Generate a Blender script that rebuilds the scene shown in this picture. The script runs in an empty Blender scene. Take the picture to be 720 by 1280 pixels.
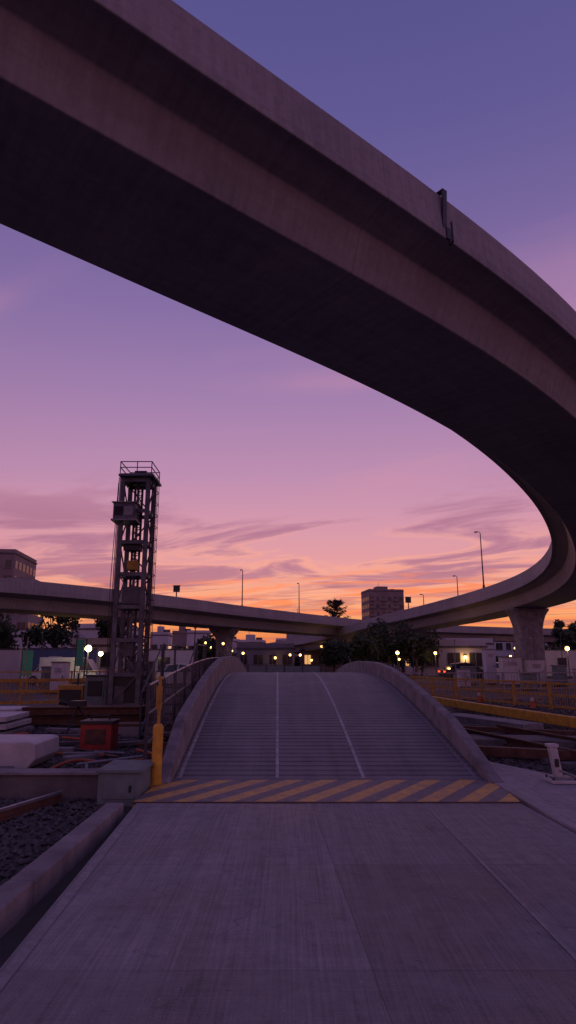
import bpy, math, random
from mathutils import Vector, Matrix
random.seed(7)
scene = bpy.context.scene
R = math.radians

def s2l(c):
    return tuple(((v/255)/12.92 if v/255 <= .04045 else ((v/255+.055)/1.055)**2.4) for v in c)

# ------------------------------------------------------------------ materials
def new_mat(name):
    m = bpy.data.materials.new(name); m.use_nodes = True
    nt = m.node_tree
    return m, nt, nt.nodes['Principled BSDF']

def math_n(nt, op, a, b=None, c=None, clamp=False):
    n = nt.nodes.new('ShaderNodeMath'); n.operation = op; n.use_clamp = clamp
    for i, v in enumerate((a, b, c)):
        if v is None: continue
        if isinstance(v, (int, float)): n.inputs[i].default_value = v
        else: nt.links.new(v, n.inputs[i])
    return n.outputs[0]

def mixc(nt, fac, a, b, blend='MIX'):
    n = nt.nodes.new('ShaderNodeMix'); n.data_type = 'RGBA'; n.blend_type = blend
    for sock, v in ((n.inputs[0], fac), (n.inputs[6], a), (n.inputs[7], b)):
        if isinstance(v, (int, float)): sock.default_value = v
        elif isinstance(v, tuple): sock.default_value = (*v[:3], 1)
        else: nt.links.new(v, sock)
    return n.outputs[2]

def noise(nt, vec, scale, detail=4, rough=.55, dist=0, mp=None):
    if mp:
        m = nt.nodes.new('ShaderNodeMapping'); m.inputs['Scale'].default_value = mp
        nt.links.new(vec, m.inputs[0]); vec = m.outputs[0]
    n = nt.nodes.new('ShaderNodeTexNoise'); n.inputs['Scale'].default_value = scale
    n.inputs['Detail'].default_value = min(detail, 6); n.inputs['Roughness'].default_value = rough
    n.inputs['Distortion'].default_value = dist
    nt.links.new(vec, n.inputs['Vector'])
    return n.outputs['Fac']

def maprange(nt, v, a, b, c=0, d=1, smooth=False):
    n = nt.nodes.new('ShaderNodeMapRange')
    if smooth: n.interpolation_type = 'SMOOTHSTEP'
    n.inputs[1].default_value = a; n.inputs[2].default_value = b
    n.inputs[3].default_value = c; n.inputs[4].default_value = d
    nt.links.new(v, n.inputs[0]); return n.outputs[0]

def bump(nt, bsdf, h, strength, dist=.01):
    b = nt.nodes.new('ShaderNodeBump'); b.inputs['Strength'].default_value = strength
    b.inputs['Distance'].default_value = dist
    nt.links.new(h, b.inputs['Height']); nt.links.new(b.outputs[0], bsdf.inputs['Normal'])

def M(name, col, rough=.8, var=.3, scale=2.0, bs=.3, bscale=40, metal=0, emit=None):
    m, nt, p = new_mat(name)
    tc = nt.nodes.new('ShaderNodeTexCoord').outputs['Object']
    f = maprange(nt, noise(nt, tc, scale, 4, .65), .3, .7)
    lo = tuple(c*(1-var) for c in col); hi = tuple(min(1, c*(1+var)) for c in col)
    nt.links.new(mixc(nt, f, lo, hi), p.inputs['Base Color'])
    p.inputs['Roughness'].default_value = rough; p.inputs['Metallic'].default_value = metal
    if bs > .25: bump(nt, p, noise(nt, tc, bscale, 2), bs, .01)
    if emit:
        p.inputs['Emission Color'].default_value = (*emit[:3], 1)
        p.inputs['Emission Strength'].default_value = emit[3]
        m.cycles.emission_sampling = 'NONE'
    return m

def concrete_road(name, tone, tint=(1, .945, .995)):
    m, nt, p = new_mat(name)
    tc = nt.nodes.new('ShaderNodeTexCoord').outputs['Object']
    big = maprange(nt, noise(nt, tc, .75, 6, .62, .7), .32, .68)
    med = maprange(nt, noise(nt, tc, 6, 5, .75), .32, .68)
    lng = maprange(nt, noise(nt, tc, 1, 4, .7, 0, (48, .8, 1)), .32, .68)
    lng2 = maprange(nt, noise(nt, tc, 1, 4, .6, 0, (5, .25, 1)), .3, .7)
    trn = maprange(nt, noise(nt, tc, 1, 4, .7, 0, (1.3, 60, 1)), .3, .7)
    fine = maprange(nt, noise(nt, tc, 95, 3, .7), .3, .7)
    s = math_n(nt, 'MULTIPLY', big, .26)
    for k, w in ((med, .16), (lng, .22), (lng2, .14), (trn, .1), (fine, .22)):
        s = math_n(nt, 'MULTIPLY_ADD', k, w, s)
    s = maprange(nt, s, .24, .80)
    a = tuple(tone*.36*t for t in tint); b = tuple(tone*1.68*t for t in tint)
    c = mixc(nt, s, a, b)
    sp = maprange(nt, noise(nt, tc, 2.6, 6, .8, 1.4), .57, .67)
    c = mixc(nt, math_n(nt, 'MULTIPLY', sp, .5), c, tuple(tone*.35*t for t in tint))
    sp2 = maprange(nt, noise(nt, tc, 23, 3, .6), .67, .72)
    c = mixc(nt, math_n(nt, 'MULTIPLY', sp2, .45), c, tuple(tone*2.3*t for t in tint))
    v = nt.nodes.new('ShaderNodeTexVoronoi'); v.feature = 'DISTANCE_TO_EDGE'; v.inputs['Scale'].default_value = .55
    wv = nt.nodes.new('ShaderNodeVectorMath'); wv.operation = 'ADD'
    nn = nt.nodes.new('ShaderNodeTexNoise'); nn.inputs['Scale'].default_value = 1.6; nn.inputs['Detail'].default_value = 5; nt.links.new(tc, nn.inputs['Vector'])
    nt.links.new(tc, wv.inputs[0]); nt.links.new(nn.outputs['Color'], wv.inputs[1]); nt.links.new(wv.outputs[0], v.inputs['Vector'])
    cr = maprange(nt, v.outputs['Distance'], .0, .006, 1, 0)
    cr = math_n(nt, 'MULTIPLY', cr, maprange(nt, noise(nt, tc, .8, 2), .5, .6, 0, .6))
    c = mixc(nt, cr, c, tuple(tone*.25*t for t in tint))
    nt.links.new(c, p.inputs['Base Color'])
    nt.links.new(maprange(nt, big, 0, 1, .48, .8), p.inputs['Roughness'])
    bump(nt, p, math_n(nt, 'ADD', fine, lng), .6, .006)
    return m

def viaduct_mat():
    m, nt, p = new_mat('viaduct_concrete')
    uv = nt.nodes.new('ShaderNodeTexCoord').outputs['UV']
    tc = nt.nodes.new('ShaderNodeTexCoord').outputs['Object']
    sep = nt.nodes.new('ShaderNodeSeparateXYZ'); nt.links.new(uv, sep.inputs[0])
    streak = maprange(nt, noise(nt, uv, 1, 5, .7, 0, (5, .35, 1)), .35, .75)
    along = maprange(nt, noise(nt, uv, 1, 4, .6, 0, (.12, 3, 1)), .3, .7)
    big = maprange(nt, noise(nt, tc, .35, 4, .6), .3, .7)
    fine = maprange(nt, noise(nt, tc, 6, 5, .7), .3, .7)
    s = math_n(nt, 'MULTIPLY', streak, .32)
    for k, w in ((along, .2), (big, .26), (fine, .22)): s = math_n(nt, 'MULTIPLY_ADD', k, w, s)
    s = maprange(nt, s, .2, .8)
    c = mixc(nt, s, (.38, .345, .36), (.20, .18, .19))
    fr = math_n(nt, 'FRACT', math_n(nt, 'DIVIDE', sep.outputs[0], 9.0))
    j = math_n(nt, 'LESS_THAN', fr, .0022)
    c = mixc(nt, math_n(nt, 'MULTIPLY', j, .35), c, (.06, .05, .05))
    nt.links.new(c, p.inputs['Base Color']); p.inputs['Roughness'].default_value = .85
    bump(nt, p, fine, .3, .02)
    return m

def hazard_mat():
    m, nt, p = new_mat('hazard_paint')
    tc = nt.nodes.new('ShaderNodeTexCoord').outputs['Object']
    sep = nt.nodes.new('ShaderNodeSeparateXYZ'); nt.links.new(tc, sep.inputs[0])
    v = math_n(nt, 'SUBTRACT', sep.outputs[0], math_n(nt, 'MULTIPLY', sep.outputs[1], .62))
    v = math_n(nt, 'ADD', v, math_n(nt, 'MULTIPLY', noise(nt, tc, 14, 3), .02))
    fr = math_n(nt, 'FRACT', math_n(nt, 'DIVIDE', math_n(nt, 'ADD', v, 20), .47))
    st = maprange(nt, math_n(nt, 'PINGPONG', fr, .5), .24, .26)
    wear = maprange(nt, noise(nt, tc, 6, 6, .82), .38, .60)
    st = math_n(nt, 'MULTIPLY', st, math_n(nt, 'MULTIPLY_ADD', wear, -.58, .97))
    base = mixc(nt, wear, (.09, .08, .09), (.17, .15, .165))
    c = mixc(nt, st, base, (.80, .44, .06))
    nt.links.new(c, p.inputs['Base Color']); p.inputs['Roughness'].default_value = .6
    bump(nt, p, noise(nt, tc, 60, 3), .3, .005)
    return m

def ramp_mat():
    m, nt, p = new_mat('ribbed_ramp_concrete')
    tc = nt.nodes.new('ShaderNodeTexCoord').outputs['Object']
    sep = nt.nodes.new('ShaderNodeSeparateXYZ'); nt.links.new(tc, sep.inputs[0])
    y = sep.outputs[1]
    rib = math_n(nt, 'PINGPONG', math_n(nt, 'DIVIDE', y, .19), .5)
    rib = maprange(nt, rib, .08, .22)
    big = maprange(nt, noise(nt, tc, 1.0, 6, .7, .6), .32, .68)
    trk = maprange(nt, noise(nt, tc, 1, 4, .6, 0, (4, .16, 1)), .32, .68)
    row = maprange(nt, noise(nt, tc, 1, 4, .6, 0, (.9, 5, 1)), .32, .68)
    fine = maprange(nt, noise(nt, tc, 40, 3, .7), .3, .7)
    s = math_n(nt, 'MULTIPLY', rib, .36)
    for k, w in ((big, .20), (trk, .20), (row, .16), (fine, .12)):
        s = math_n(nt, 'MULTIPLY_ADD', k, w, s)
    s = maprange(nt, s, .15, .88)
    c = mixc(nt, s, (.035, .033, .037), (.225, .21, .225))
    nt.links.new(c, p.inputs['Base Color']); p.inputs['Roughness'].default_value = .62
    bump(nt, p, math_n(nt, 'ADD', rib, math_n(nt, 'MULTIPLY', fine, .4)), .8, .015)
    return m

def paint_mat(name, col, wear_col, amt=.5):
    m, nt, p = new_mat(name)
    tc = nt.nodes.new('ShaderNodeTexCoord').outputs['Object']
    w = maprange(nt, noise(nt, tc, 9, 6, .8), .40, .58)
    w2 = maprange(nt, noise(nt, tc, 1.2, 4, .6), .35, .65)
    f = math_n(nt, 'MULTIPLY', math_n(nt, 'MULTIPLY_ADD', w, -amt, 1.0), math_n(nt, 'MULTIPLY_ADD', w2, .5, .5))
    nt.links.new(mixc(nt, f, wear_col, col), p.inputs['Base Color'])
    p.inputs['Roughness'].default_value = .65
    return m

MAT = dict(
    road_a=concrete_road('road_concrete_pale', .225),
    road_b=concrete_road('road_concrete_grey', .195),
    road_c=concrete_road('road_concrete_dark', .165),
    side=concrete_road('side_concrete', .27),
    viaduct=viaduct_mat(), hazard=hazard_mat(), ramp=ramp_mat(),
    soil=M('soil', (.07, .06, .055), .95, .5, .6, .6, 12),
    stone=M('gravel_stone', (.085, .078, .078), .9, .6, 9, 0),
    conc=M('concrete', (.22, .2, .205), .85, .4, 2.5, .5, 30),
    conc_d=M('concrete_dark', (.12, .108, .112), .85, .4, 2, .4, 30),
    greybox=M('grey_green_paint', (.15, .19, .19), .7, .25, 4, .2, 30),
    white=M('white_paint', (.5, .48, .48), .5, .2, 3, .1, 30),
    line=paint_mat('worn_white_paint', (.58, .55, .56), (.20, .185, .19), .7),
    line_f=paint_mat('faded_white_paint', (.33, .31, .32), (.19, .18, .185), .9),
    yellow=M('yellow_paint', (.62, .33, .03), .55, .3, 6, .15, 30),
    yelldark=M('yellow_paint_old', (.42, .22, .03), .6, .35, 6, .15, 30),
    orange=M('orange_rubber', (.45, .10, .03), .6, .2, 5, .1, 20),
    red=M('red_paint', (.30, .03, .02), .5, .3, 4, .15, 30),
    steel=M('painted_dark_steel', (.06, .06, .075), .5, .3, 5, .15, 40, .4),
    tsteel=M('tower_steel', (.12, .12, .145), .5, .4, 3, .15, 40, .3),
    galv=M('galvanised_steel', (.24, .24, .26), .45, .25, 6, .1, 40, .6),
    rust=M('rusty_steel', (.12, .06, .04), .7, .4, 6, .3, 40, .3),
    black=M('black_plastic', (.02, .02, .02), .5, .2, 5, .1, 30),
    glass=M('dark_glass', (.03, .03, .04), .12, .1, 5, 0),
    wall_a=M('render_wall_grey', (.24, .22, .24), .85, .2, .3, .1, 5),
    wall_b=M('render_wall_brown', (.25, .19, .19), .85, .2, .3, .1, 5),
    wall_w=M('render_wall_white', (.5, .48, .52), .8, .15, .3, .1, 5),
    winlit=M('lit_window', (.3, .2, .1), .5, .1, 3, 0, emit=(1, .5, .18, .8)),
    lamp=M('lamp_glass_warm', (.8, .6, .3), .5, .05, 3, 0, emit=(1, .52, .13, 8)),
    lampw=M('lamp_glass_white', (.8, .8, .6), .5, .05, 3, 0, emit=(1, .82, .38, 18)),
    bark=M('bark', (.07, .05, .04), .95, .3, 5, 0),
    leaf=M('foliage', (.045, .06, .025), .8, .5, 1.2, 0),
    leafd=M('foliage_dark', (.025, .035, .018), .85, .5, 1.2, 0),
    green=M('green_banner', (.05, .30, .16), .7, .15, 3, .1, 20),
    blue=M('blue_sheet', (.06, .10, .20), .7, .15, 3, .1, 20),
    carpaint=M('car_paint_dark', (.05, .05, .06), .25, .1, 3, 0, metal=.3),
    carwhite=M('car_paint_white', (.5, .5, .52), .3, .05, 3, 0),
    tail=M('tail_lamp', (.4, .02, .01), .4, .05, 3, 0, emit=(1, .06, .02, 3)),
    tyre=M('tyre', (.02, .02, .02), .9, .1, 5, 0),
)

# ------------------------------------------------------------------ mesh builder
class B:
    def __init__(s): s.v = []; s.f = []; s.m = []; s.mats = []
    def mi(s, k):
        if k not in s.mats: s.mats.append(k)
        return s.mats.index(k)
    def add(s, vs, fs, k):
        o = len(s.v); s.v += [tuple(v) for v in vs]; i = s.mi(k)
        for f in fs: s.f.append(tuple(a+o for a in f)); s.m.append(i)
    def box(s, c, d, k, rz=0, rx=0, ry=0):
        hx, hy, hz = d[0]/2, d[1]/2, d[2]/2
        M_ = Matrix.Translation(c) @ Matrix.Rotation(rz, 4, 'Z') @ Matrix.Rotation(ry, 4, 'Y') @ Matrix.Rotation(rx, 4, 'X')
        vs = [M_ @ Vector((x, y, z)) for z in (-hz, hz) for x, y in ((-hx, -hy), (hx, -hy), (hx, hy), (-hx, hy))]
        s.add(vs, [(3, 2, 1, 0), (4, 5, 6, 7), (0, 1, 5, 4), (1, 2, 6, 5), (2, 3, 7, 6), (3, 0, 4, 7)], k)
    def bb(s, x0, x1, y0, y1, z0, z1, k):
        s.box(((x0+x1)/2, (y0+y1)/2, (z0+z1)/2), (x1-x0, y1-y0, z1-z0), k)
    def beam(s, p, q, w, h, k):
        p, q = Vector(p), Vector(q); t = (q-p).normalized()
        up = Vector((0, 0, 1)) if abs(t.z) < .95 else Vector((0, 1, 0))
        a = t.cross(up).normalized()*w/2; b = a.normalized().cross(t).normalized()*h/2
        vs = [e + x for e in (p, q) for x in (-a-b, a-b, a+b, -a+b)]
        s.add(vs, [(0, 1, 2, 3), (7, 6, 5, 4), (0, 4, 5, 1), (1, 5, 6, 2), (2, 6, 7, 3), (3, 7, 4, 0)], k)
    def cyl(s, p, q, r0, r1, k, n=10):
        p, q = Vector(p), Vector(q); t = (q-p).normalized()
        up = Vector((0, 0, 1)) if abs(t.z) < .95 else Vector((0, 1, 0))
        a = t.cross(up).normalized(); b = a.cross(t)
        vs = []
        for e, r in ((p, r0), (q, r1)):
            for i in range(n):
                w = 2*math.pi*i/n; vs.append(e + a*math.cos(w)*r + b*math.sin(w)*r)
        fs = [(i, (i+1) % n, n+(i+1) % n, n+i) for i in range(n)]
        fs += [tuple(range(n))[::-1], tuple(range(n, 2*n))]
        s.add(vs, fs, k)
    def tube(s, pts, r, k, n=8):
        for a, b in zip(pts[:-1], pts[1:]): s.cyl(a, b, r, r, k, n)
    def prism(s, poly, z0, z1, k):
        n = len(poly)
        vs = [(x, y, z0) for x, y in poly] + [(x, y, z1) for x, y in poly]
        s.add(vs, [tuple(range(n))[::-1], tuple(range(n, 2*n))] + [(i, (i+1) % n, n+(i+1) % n, n+i) for i in range(n)], k)
    def make(s, name, parent=None, bevel=0, smooth=False):
        me = bpy.data.meshes.new(name); me.from_pydata(s.v, [], s.f)
        for k in s.mats: me.materials.append(MAT[k])
        me.polygons.foreach_set('material_index', s.m)
        if smooth: me.polygons.foreach_set('use_smooth', [True]*len(s.f))
        me.update()
        o = bpy.data.objects.new(name, me); scene.collection.objects.link(o)
        if parent: o.parent = parent
        if bevel:
            b = o.modifiers.new('bevel', 'BEVEL'); b.width = bevel; b.segments = 2; b.limit_method = 'ANGLE'
        return o

def empty(name, loc=(0, 0, 0)):
    e = bpy.data.objects.new(name, None); e.empty_display_size = .3
    scene.collection.objects.link(e); return e

G = -0.12    # level of the ground round the slab

# ------------------------------------------------------------------ ground
g = B(); S = 3000
g.add([(-S, -S, G-.01), (S, -S, G-.01), (S, S, G-.01), (-S, S, G-.01)], [(0, 1, 2, 3)], 'soil')
g.make('ground')

# ------------------------------------------------------------------ road slab
def xl(y): return -1.34 - .050*y
def xr(y): return 2.98 - .040*y
def xm(y): return .62 - .045*y
rd = B()
ybs = [-6, -2.2, .9, 3.84, 5.64, 7.90]
gap = .002
for i in range(5):
    y0, y1 = ybs[i]+gap, ybs[i+1]-gap
    mats = [('road_a', 'road_b'), ('road_a', 'road_c'), ('road_b', 'road_c'), ('road_a', 'road_c'), ('road_a', 'road_b')][i]
    rd.prism([(xl(y0), y0), (xm(y0)-gap*.5, y0), (xm(y1)-gap*.5, y1), (xl(y1), y1)], -.2, 0, mats[0])
    rd.prism([(xm(y0)+gap*.5, y0), (xr(y0), y0), (xr(y1), y1), (xm(y1)+gap*.5, y1)], -.2, 0, mats[1])
rd.prism([(xl(-6)+.02, -6), (xr(-6)-.02, -6), (xr(7.9)-.02, 7.9), (xl(7.9)+.02, 7.9)], -.22, -.006, 'conc_d')
rd.make('road', bevel=.0015)
mk = B()
def strip(xa, w, ya, yb, k, z=.004):
    n = 12
    for i in range(n):
        a = ya+(yb-ya)*i/n; b = ya+(yb-ya)*(i+1)/n
        mk.add([(xa(a), a, z), (xa(a)+w, a, z), (xa(b)+w, b, z), (xa(b), b, z)], [(0, 1, 2, 3)], k)
strip(lambda y: xl(y)+.03, .07, -5, 7.85, 'line_f')
strip(lambda y: 1.60-.008*y, .03, -5, 7.6, 'line_f')
mk.make('road_marking')
hz = B()
hz.prism([(xl(7.9)-.05, 7.92), (xr(7.9)+.02, 7.92), (2.78, 9.32), (-1.72, 9.32)], -.2, .006, 'hazard')
hz.beam((xl(7.9)-.05, 7.905, .0), (xr(7.9)+.02, 7.905, .0), .03, .022, 'rust')
hz.make('hazard_strip')

# ------------------------------------------------------------------ humped ramp
Y0, YC = 9.34, 20.4
def rz(y):
    if y <= Y0: return 0.
    if y <= YC: return 1.2*math.sin(math.pi/2*(y-Y0)/(YC-Y0))
    if y <= 30: return 1.2 - .5*((y-YC)/9.6)**2
    return .7 - .104*(y-30)
def rl(y): return -1.36-.021*y
def rr(y): return 2.82-.017*y
rp = B(); ys = [Y0+(36-Y0)*i/90 for i in range(91)]
cols = 8
vs = []
for y in ys:
    for c in range(cols+1):
        x = rl(y)+(rr(y)-rl(y))*c/cols; vs.append((x, y, rz(y)+.004))
fs = [(i*(cols+1)+c, i*(cols+1)+c+1, (i+1)*(cols+1)+c+1, (i+1)*(cols+1)+c) for i in range(90) for c in range(cols)]
rp.add(vs, fs, 'ramp')
def wall(xf, thick, hf, side, ya=Y0-.3, yb=36, n=100, k='conc'):
    vs = []
    for i in range(n+1):
        y = ya+(yb-ya)*i/n; x = xf(y); h = hf(y); o = thick*side
        vs += [(x, y, -.2), (x+.03*side, y, rz(y)+h-.02), (x+.05*side, y, rz(y)+h), (x+o-.02*side, y, rz(y)+h), (x+o, y, rz(y)+h-.02), (x+o, y, -.2)]
    fs = []
    for i in range(n):
        for j in range(5):
            q = (i*6+j, i*6+j+1, (i+1)*6+j+1, (i+1)*6+j)
            fs.append(q if side < 0 else q[::-1])
    fs += [tuple(range(6)), tuple(n*6+j for j in range(6))[::-1]]
    rp.add(vs, fs, k)
def hL(y): return .03+.47*min(1, max(0, (y-Y0+.3)/1.6))**.7 + .22*min(1, max(0, (y-YC)/12))
def hR(y): return .03+.31*min(1, max(0, (y-Y0+.3)/2.2))**.7 + .25*min(1, max(0, (y-YC)/12))
wall(lambda y: rl(y), .20, hL, -1)
wall(lambda y: rr(y), .20, hR, 1)
def rline(xf, w, k, ya=Y0+.05, yb=34):
    n = 70; vs = []
    for i in range(n+1):
        y = ya+(yb-ya)*i/n; vs += [(xf(y), y, rz(y)+.009), (xf(y)+w, y, rz(y)+.009)]
    rp.add(vs, [(2*i, 2*i+1, 2*i+3, 2*i+2) for i in range(n)], k)
rline(lambda y: rl(y)+.04, .05, 'line')
rline(lambda y: rr(y)-.10, .04, 'line_f')
rline(lambda y: -.02-.016*y, .045, 'line')
rline(lambda y: 1.22-.022*y, .05, 'line')
rp.make('ramp')

# ------------------------------------------------------------------ viaducts
def catmull(P, sub=10):
    out = []
    P = [Vector(p) for p in P]; Q = [P[0]*2-P[1]]+P+[P[-1]*2-P[-2]]
    for i in range(1, len(Q)-2):
        a, b, c, d = Q[i-1], Q[i], Q[i+1], Q[i+2]
        t0 = 0; t1 = t0+max(1e-4, (b-a).length**.5); t2 = t1+(c-b).length**.5; t3 = t2+max(1e-4, (d-c).length**.5)
        for k in range(sub):
            t = t1+(t2-t1)*k/sub
            A1 = a*((t1-t)/(t1-t0))+b*((t-t0)/(t1-t0)); A2 = b*((t2-t)/(t2-t1))+c*((t-t1)/(t2-t1)); A3 = c*((t3-t)/(t3-t2))+d*((t-t2)/(t3-t2))
            B1 = A1*((t2-t)/(t2-t0))+A2*((t-t0)/(t2-t0)); B2 = A2*((t3-t)/(t3-t1))+A3*((t-t1)/(t3-t1))
            out.append(B1*((t2-t)/(t2-t1))+B2*((t-t1)/(t2-t1)))
    out.append(P[-1]); return out
def resample(P, step):
    out = [P[0]]; acc = 0
    for a, b in zip(P[:-1], P[1:]):
        L = (b-a).length; p = step-acc
        while p <= L: out.append(a+(b-a)*(p/L)); p += step
        acc = (acc+L) % step if L else acc
    return out
def smooth(P, it):
    for _ in range(it):
        P = [P[0]]+[(P[i-1]+P[i]*2+P[i+1])/4 for i in range(1, len(P)-1)]+[P[-1]]
    return P
def frames(P):
    F = []
    for i, p in enumerate(P):
        t = (P[min(i+1, len(P)-1)]-P[max(i-1, 0)]); t.z = 0; t.normalize()
        F.append((p, Vector((t.y, -t.x, 0)), t))
    return F
def deck(name, P, prof, parent):
    F = frames(P); n = len(prof); vs = []; arc = 0; A = []
    for i, (p, r, t) in enumerate(F):
        if i: arc += (P[i]-P[i-1]).length
        A.append(arc)
        for u, v in prof: vs.append(p+r*u+Vector((0, 0, v)))
    per = [0]
    for j in range(n):
        a, b = prof[j], prof[(j+1) % n]; per.append(per[-1]+math.hypot(a[0]-b[0], a[1]-b[1]))
    fs = []; uvs = []
    for i in range(len(F)-1):
        for j in range(n):
            k = (j+1) % n
            fs.append((i*n+j, (i+1)*n+j, (i+1)*n+k, i*n+k))
            uvs += [(A[i], per[j]), (A[i+1], per[j]), (A[i+1], per[j+1]), (A[i], per[j+1])]
    e0 = tuple(range(n)); e1 = tuple((len(F)-1)*n+j for j in range(n))[::-1]
    fs += [e0, e1]; uvs += [(0, 0)]*(2*n)
    me = bpy.data.meshes.new(name); me.from_pydata([tuple(v) for v in vs], [], fs); me.materials.append(MAT['viaduct'])
    ul = me.uv_layers.new(name='UVMap')
    for l, uv in zip(ul.data, uvs): l.uv = uv
    me.update()
    o = bpy.data.objects.new(name, me); scene.collection.objects.link(o); o.parent = parent
    b = o.modifiers.new('bevel', 'BEVEL'); b.width = .025; b.segments = 2; b.limit_method = 'ANGLE'; b.angle_limit = R(25)
    return F
# path of the inner soffit edge, z = soffit level
C = 1.6
P1 = [(-32, -4, 9.2+C), (-18, 2.0, 8.6+C), (-9.4, 6.9, 7.95+C), (-5.15, 10.0, 7.6+C), (-2.64, 11.8, 7.3+C), (.78, 14.35, 7.0+C),
      (3.5, 16.6, 6.75+C), (6.06, 19.15, 6.5+C), (8.5, 22.0, 6.2+C), (10.7, 25.1, 5.9+C), (12.4, 27.9, 5.75+C), (15.9, 35, 5.4+C),
      (18.6, 43, 4.95+C), (19.3, 50, 4.5+C), (18.2, 57.3, 4.05+C), (15.8, 68, 3.65+C), (11.7, 80, 3.0+C), (5, 103, 1.7+C), (-8, 135, .5+C), (-30, 180, -1.2+C)]
C1 = smooth(resample(catmull(P1, 12), .8), 10)
prof1 = [(0, 0), (3.1, 0), (3.38, .8), (3.92, .98), (4.12, .98), (4.12, 1.20), (4.06, 1.24), (4.00, 2.06), (3.94, 2.10), (3.84, 2.10), (3.78, 2.04), (3.75, 1.33),
         (-.75, 1.33), (-.78, 2.08), (-.84, 2.14), (-.96, 2.14), (-1.02, 2.10), (-1.08, 1.26), (-1.14, 1.22), (-1.14, 1.00), (-.92, 1.00), (-.3, .8)]
ov = empty('overpass')
F1 = deck('deck', C1, prof1, ov)
def pier(b, x, y, ztop, rz_, w=1.0, d=.8, capw=2.2, k='conc'):
    def ring(z, a, c):
        ch = .18
        pts = [(-a+ch, -c), (a-ch, -c), (a, -c+ch), (a, c-ch), (a-ch, c), (-a+ch, c), (-a, c-ch), (-a, -c+ch)]
        cs, sn = math.cos(rz_), math.sin(rz_)
        return [(x+px*cs-py*sn, y+px*sn+py*cs, z) for px, py in pts]
    lv = [(G-.2, w, d), (ztop-1.7, w, d), (ztop-1.1, w*1.15, d), (ztop-.55, capw*.8, d*1.02), (ztop-.12, capw, d*1.05), (ztop+.02, capw, d*1.05)]
    vs = []
    for l in lv: vs += ring(*l)
    fs = [(i*8+j, i*8+(j+1) % 8, (i+1)*8+(j+1) % 8, (i+1)*8+j) for i in range(len(lv)-1) for j in range(8)]
    fs += [tuple(range(8))[::-1], tuple(range((len(lv)-1)*8, len(lv)*8))]
    b.add(vs, fs, k)
def nearest(F, x, y): return min(F, key=lambda f: (f[0].x-x)**2+(f[0].y-y)**2)
pb = B()
for (x, y) in ((18.6, 54.5), (-22, .3), (10.0, 84)):
    p, r, t = nearest(F1, x, y); c = p+r*1.6
    pier(pb, c.x, c.y, p.z, math.atan2(r.y, r.x), 1.0, .8, 1.7)
pb.make('piers', ov, .03)
# joint cover plate with a down pipe on the outer parapet
cand = [f for f in F1 if 5 < f[0].y < 30]
p, r, t = min(cand, key=lambda f: abs((f[0]+f[1]*4.2).x-3.2))
dp = B()
a = p+r*4.12; ang = math.atan2(t.y, t.x)
dp.box(a+Vector((0, 0, 1.68))-r*.05, (.11, .05, .86), 'steel', ang, .07)
dp.box(a+Vector((0, 0, 2.115))-r*.18, (.12, .34, .025), 'steel', ang)
dp.box(a+Vector((0, 0, 1.10))+r*.012, (.11, .04, .24), 'steel', ang)
dp.tube([a+Vector((0, 0, 1.40))+r*.03+t*.10, a+Vector((0, 0, .96))+r*.04+t*.10, a+Vector((0, 0, .92))-r*.05+t*.10], .022, 'black')
dp.make('joint_cover', ov)

prof2 = [(0, 0), (4.6, 0), (5.0, .9), (6.3, 1.15), (6.3, 1.4), (6.25, 2.3), (6.05, 2.3), (6.0, 1.45), (-1.4, 1.45), (-1.45, 2.3), (-1.65, 2.3), (-1.7, 1.4), (-1.7, 1.15), (-.4, .9)]
P2 = [(-75, 18, 4.5+C), (-45, 34, 4.3+C), (-22.5, 51.5, 4.1+C), (-13, 61, 3.85+C), (-5.2, 72, 3.6+C), (4.1, 86, 3.5+C), (12, 96, 3.4+C), (25, 106, 3.25+C), (51, 117, 3.1+C), (95, 126, 3.0+C), (160, 132, 3.0+C)]
C2 = smooth(resample(catmull(P2, 12), 1.5), 6)
F2f = frames(C2)
C2s = [p - r*6.3 for p, r, t in F2f]
ov2 = empty('overpass')
F2 = deck('deck', C2s, prof2, ov2)
pb = B()
for (x, y) in ((-7.6, 76), (18, 110), (-30, 52), (48, 124), (78, 131)):
    p, r, t = nearest(F2, x, y); c = p+r*2.3
    pier(pb, c.x, c.y, p.z, math.atan2(r.y, r.x), .8, .7, 1.9)
pb.make('piers', ov2, .03)

# ------------------------------------------------------------------ lamps, signs on the decks
def lamp_post(x, y, z, h, arm, ang, lit=None):
    b = B(); b.cyl((x, y, z), (x, y, z+h), .07, .04, 'steel', 8); b.cyl((x, y, z), (x, y, z+.3), .12, .1, 'steel', 8)
    dx, dy = math.cos(ang), math.sin(ang)
    pts = [(x, y, z+h), (x+dx*arm*.35, y+dy*arm*.35, z+h+.10), (x+dx*arm, y+dy*arm, z+h+.14)]
    b.tube(pts, .03, 'steel', 6)
    b.box((x+dx*(arm+.12), y+dy*(arm+.12), z+h+.13), (.3, .14, .08), 'steel', ang)
    b.box((x+dx*(arm+.12), y+dy*(arm+.12), z+h+.075), (.24, .11, .03), lit or 'white', ang)
    b.make('street_lamp')
def on_deck(F, ratio, ylo, yhi, u, dz):
    f = min((f for f in F if ylo < f[0].y < yhi), key=lambda f: abs((f[0]+f[1]*u).x/(f[0]+f[1]*u).y-ratio))
    return f[0]+f[1]*u+Vector((0, 0, dz))
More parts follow.
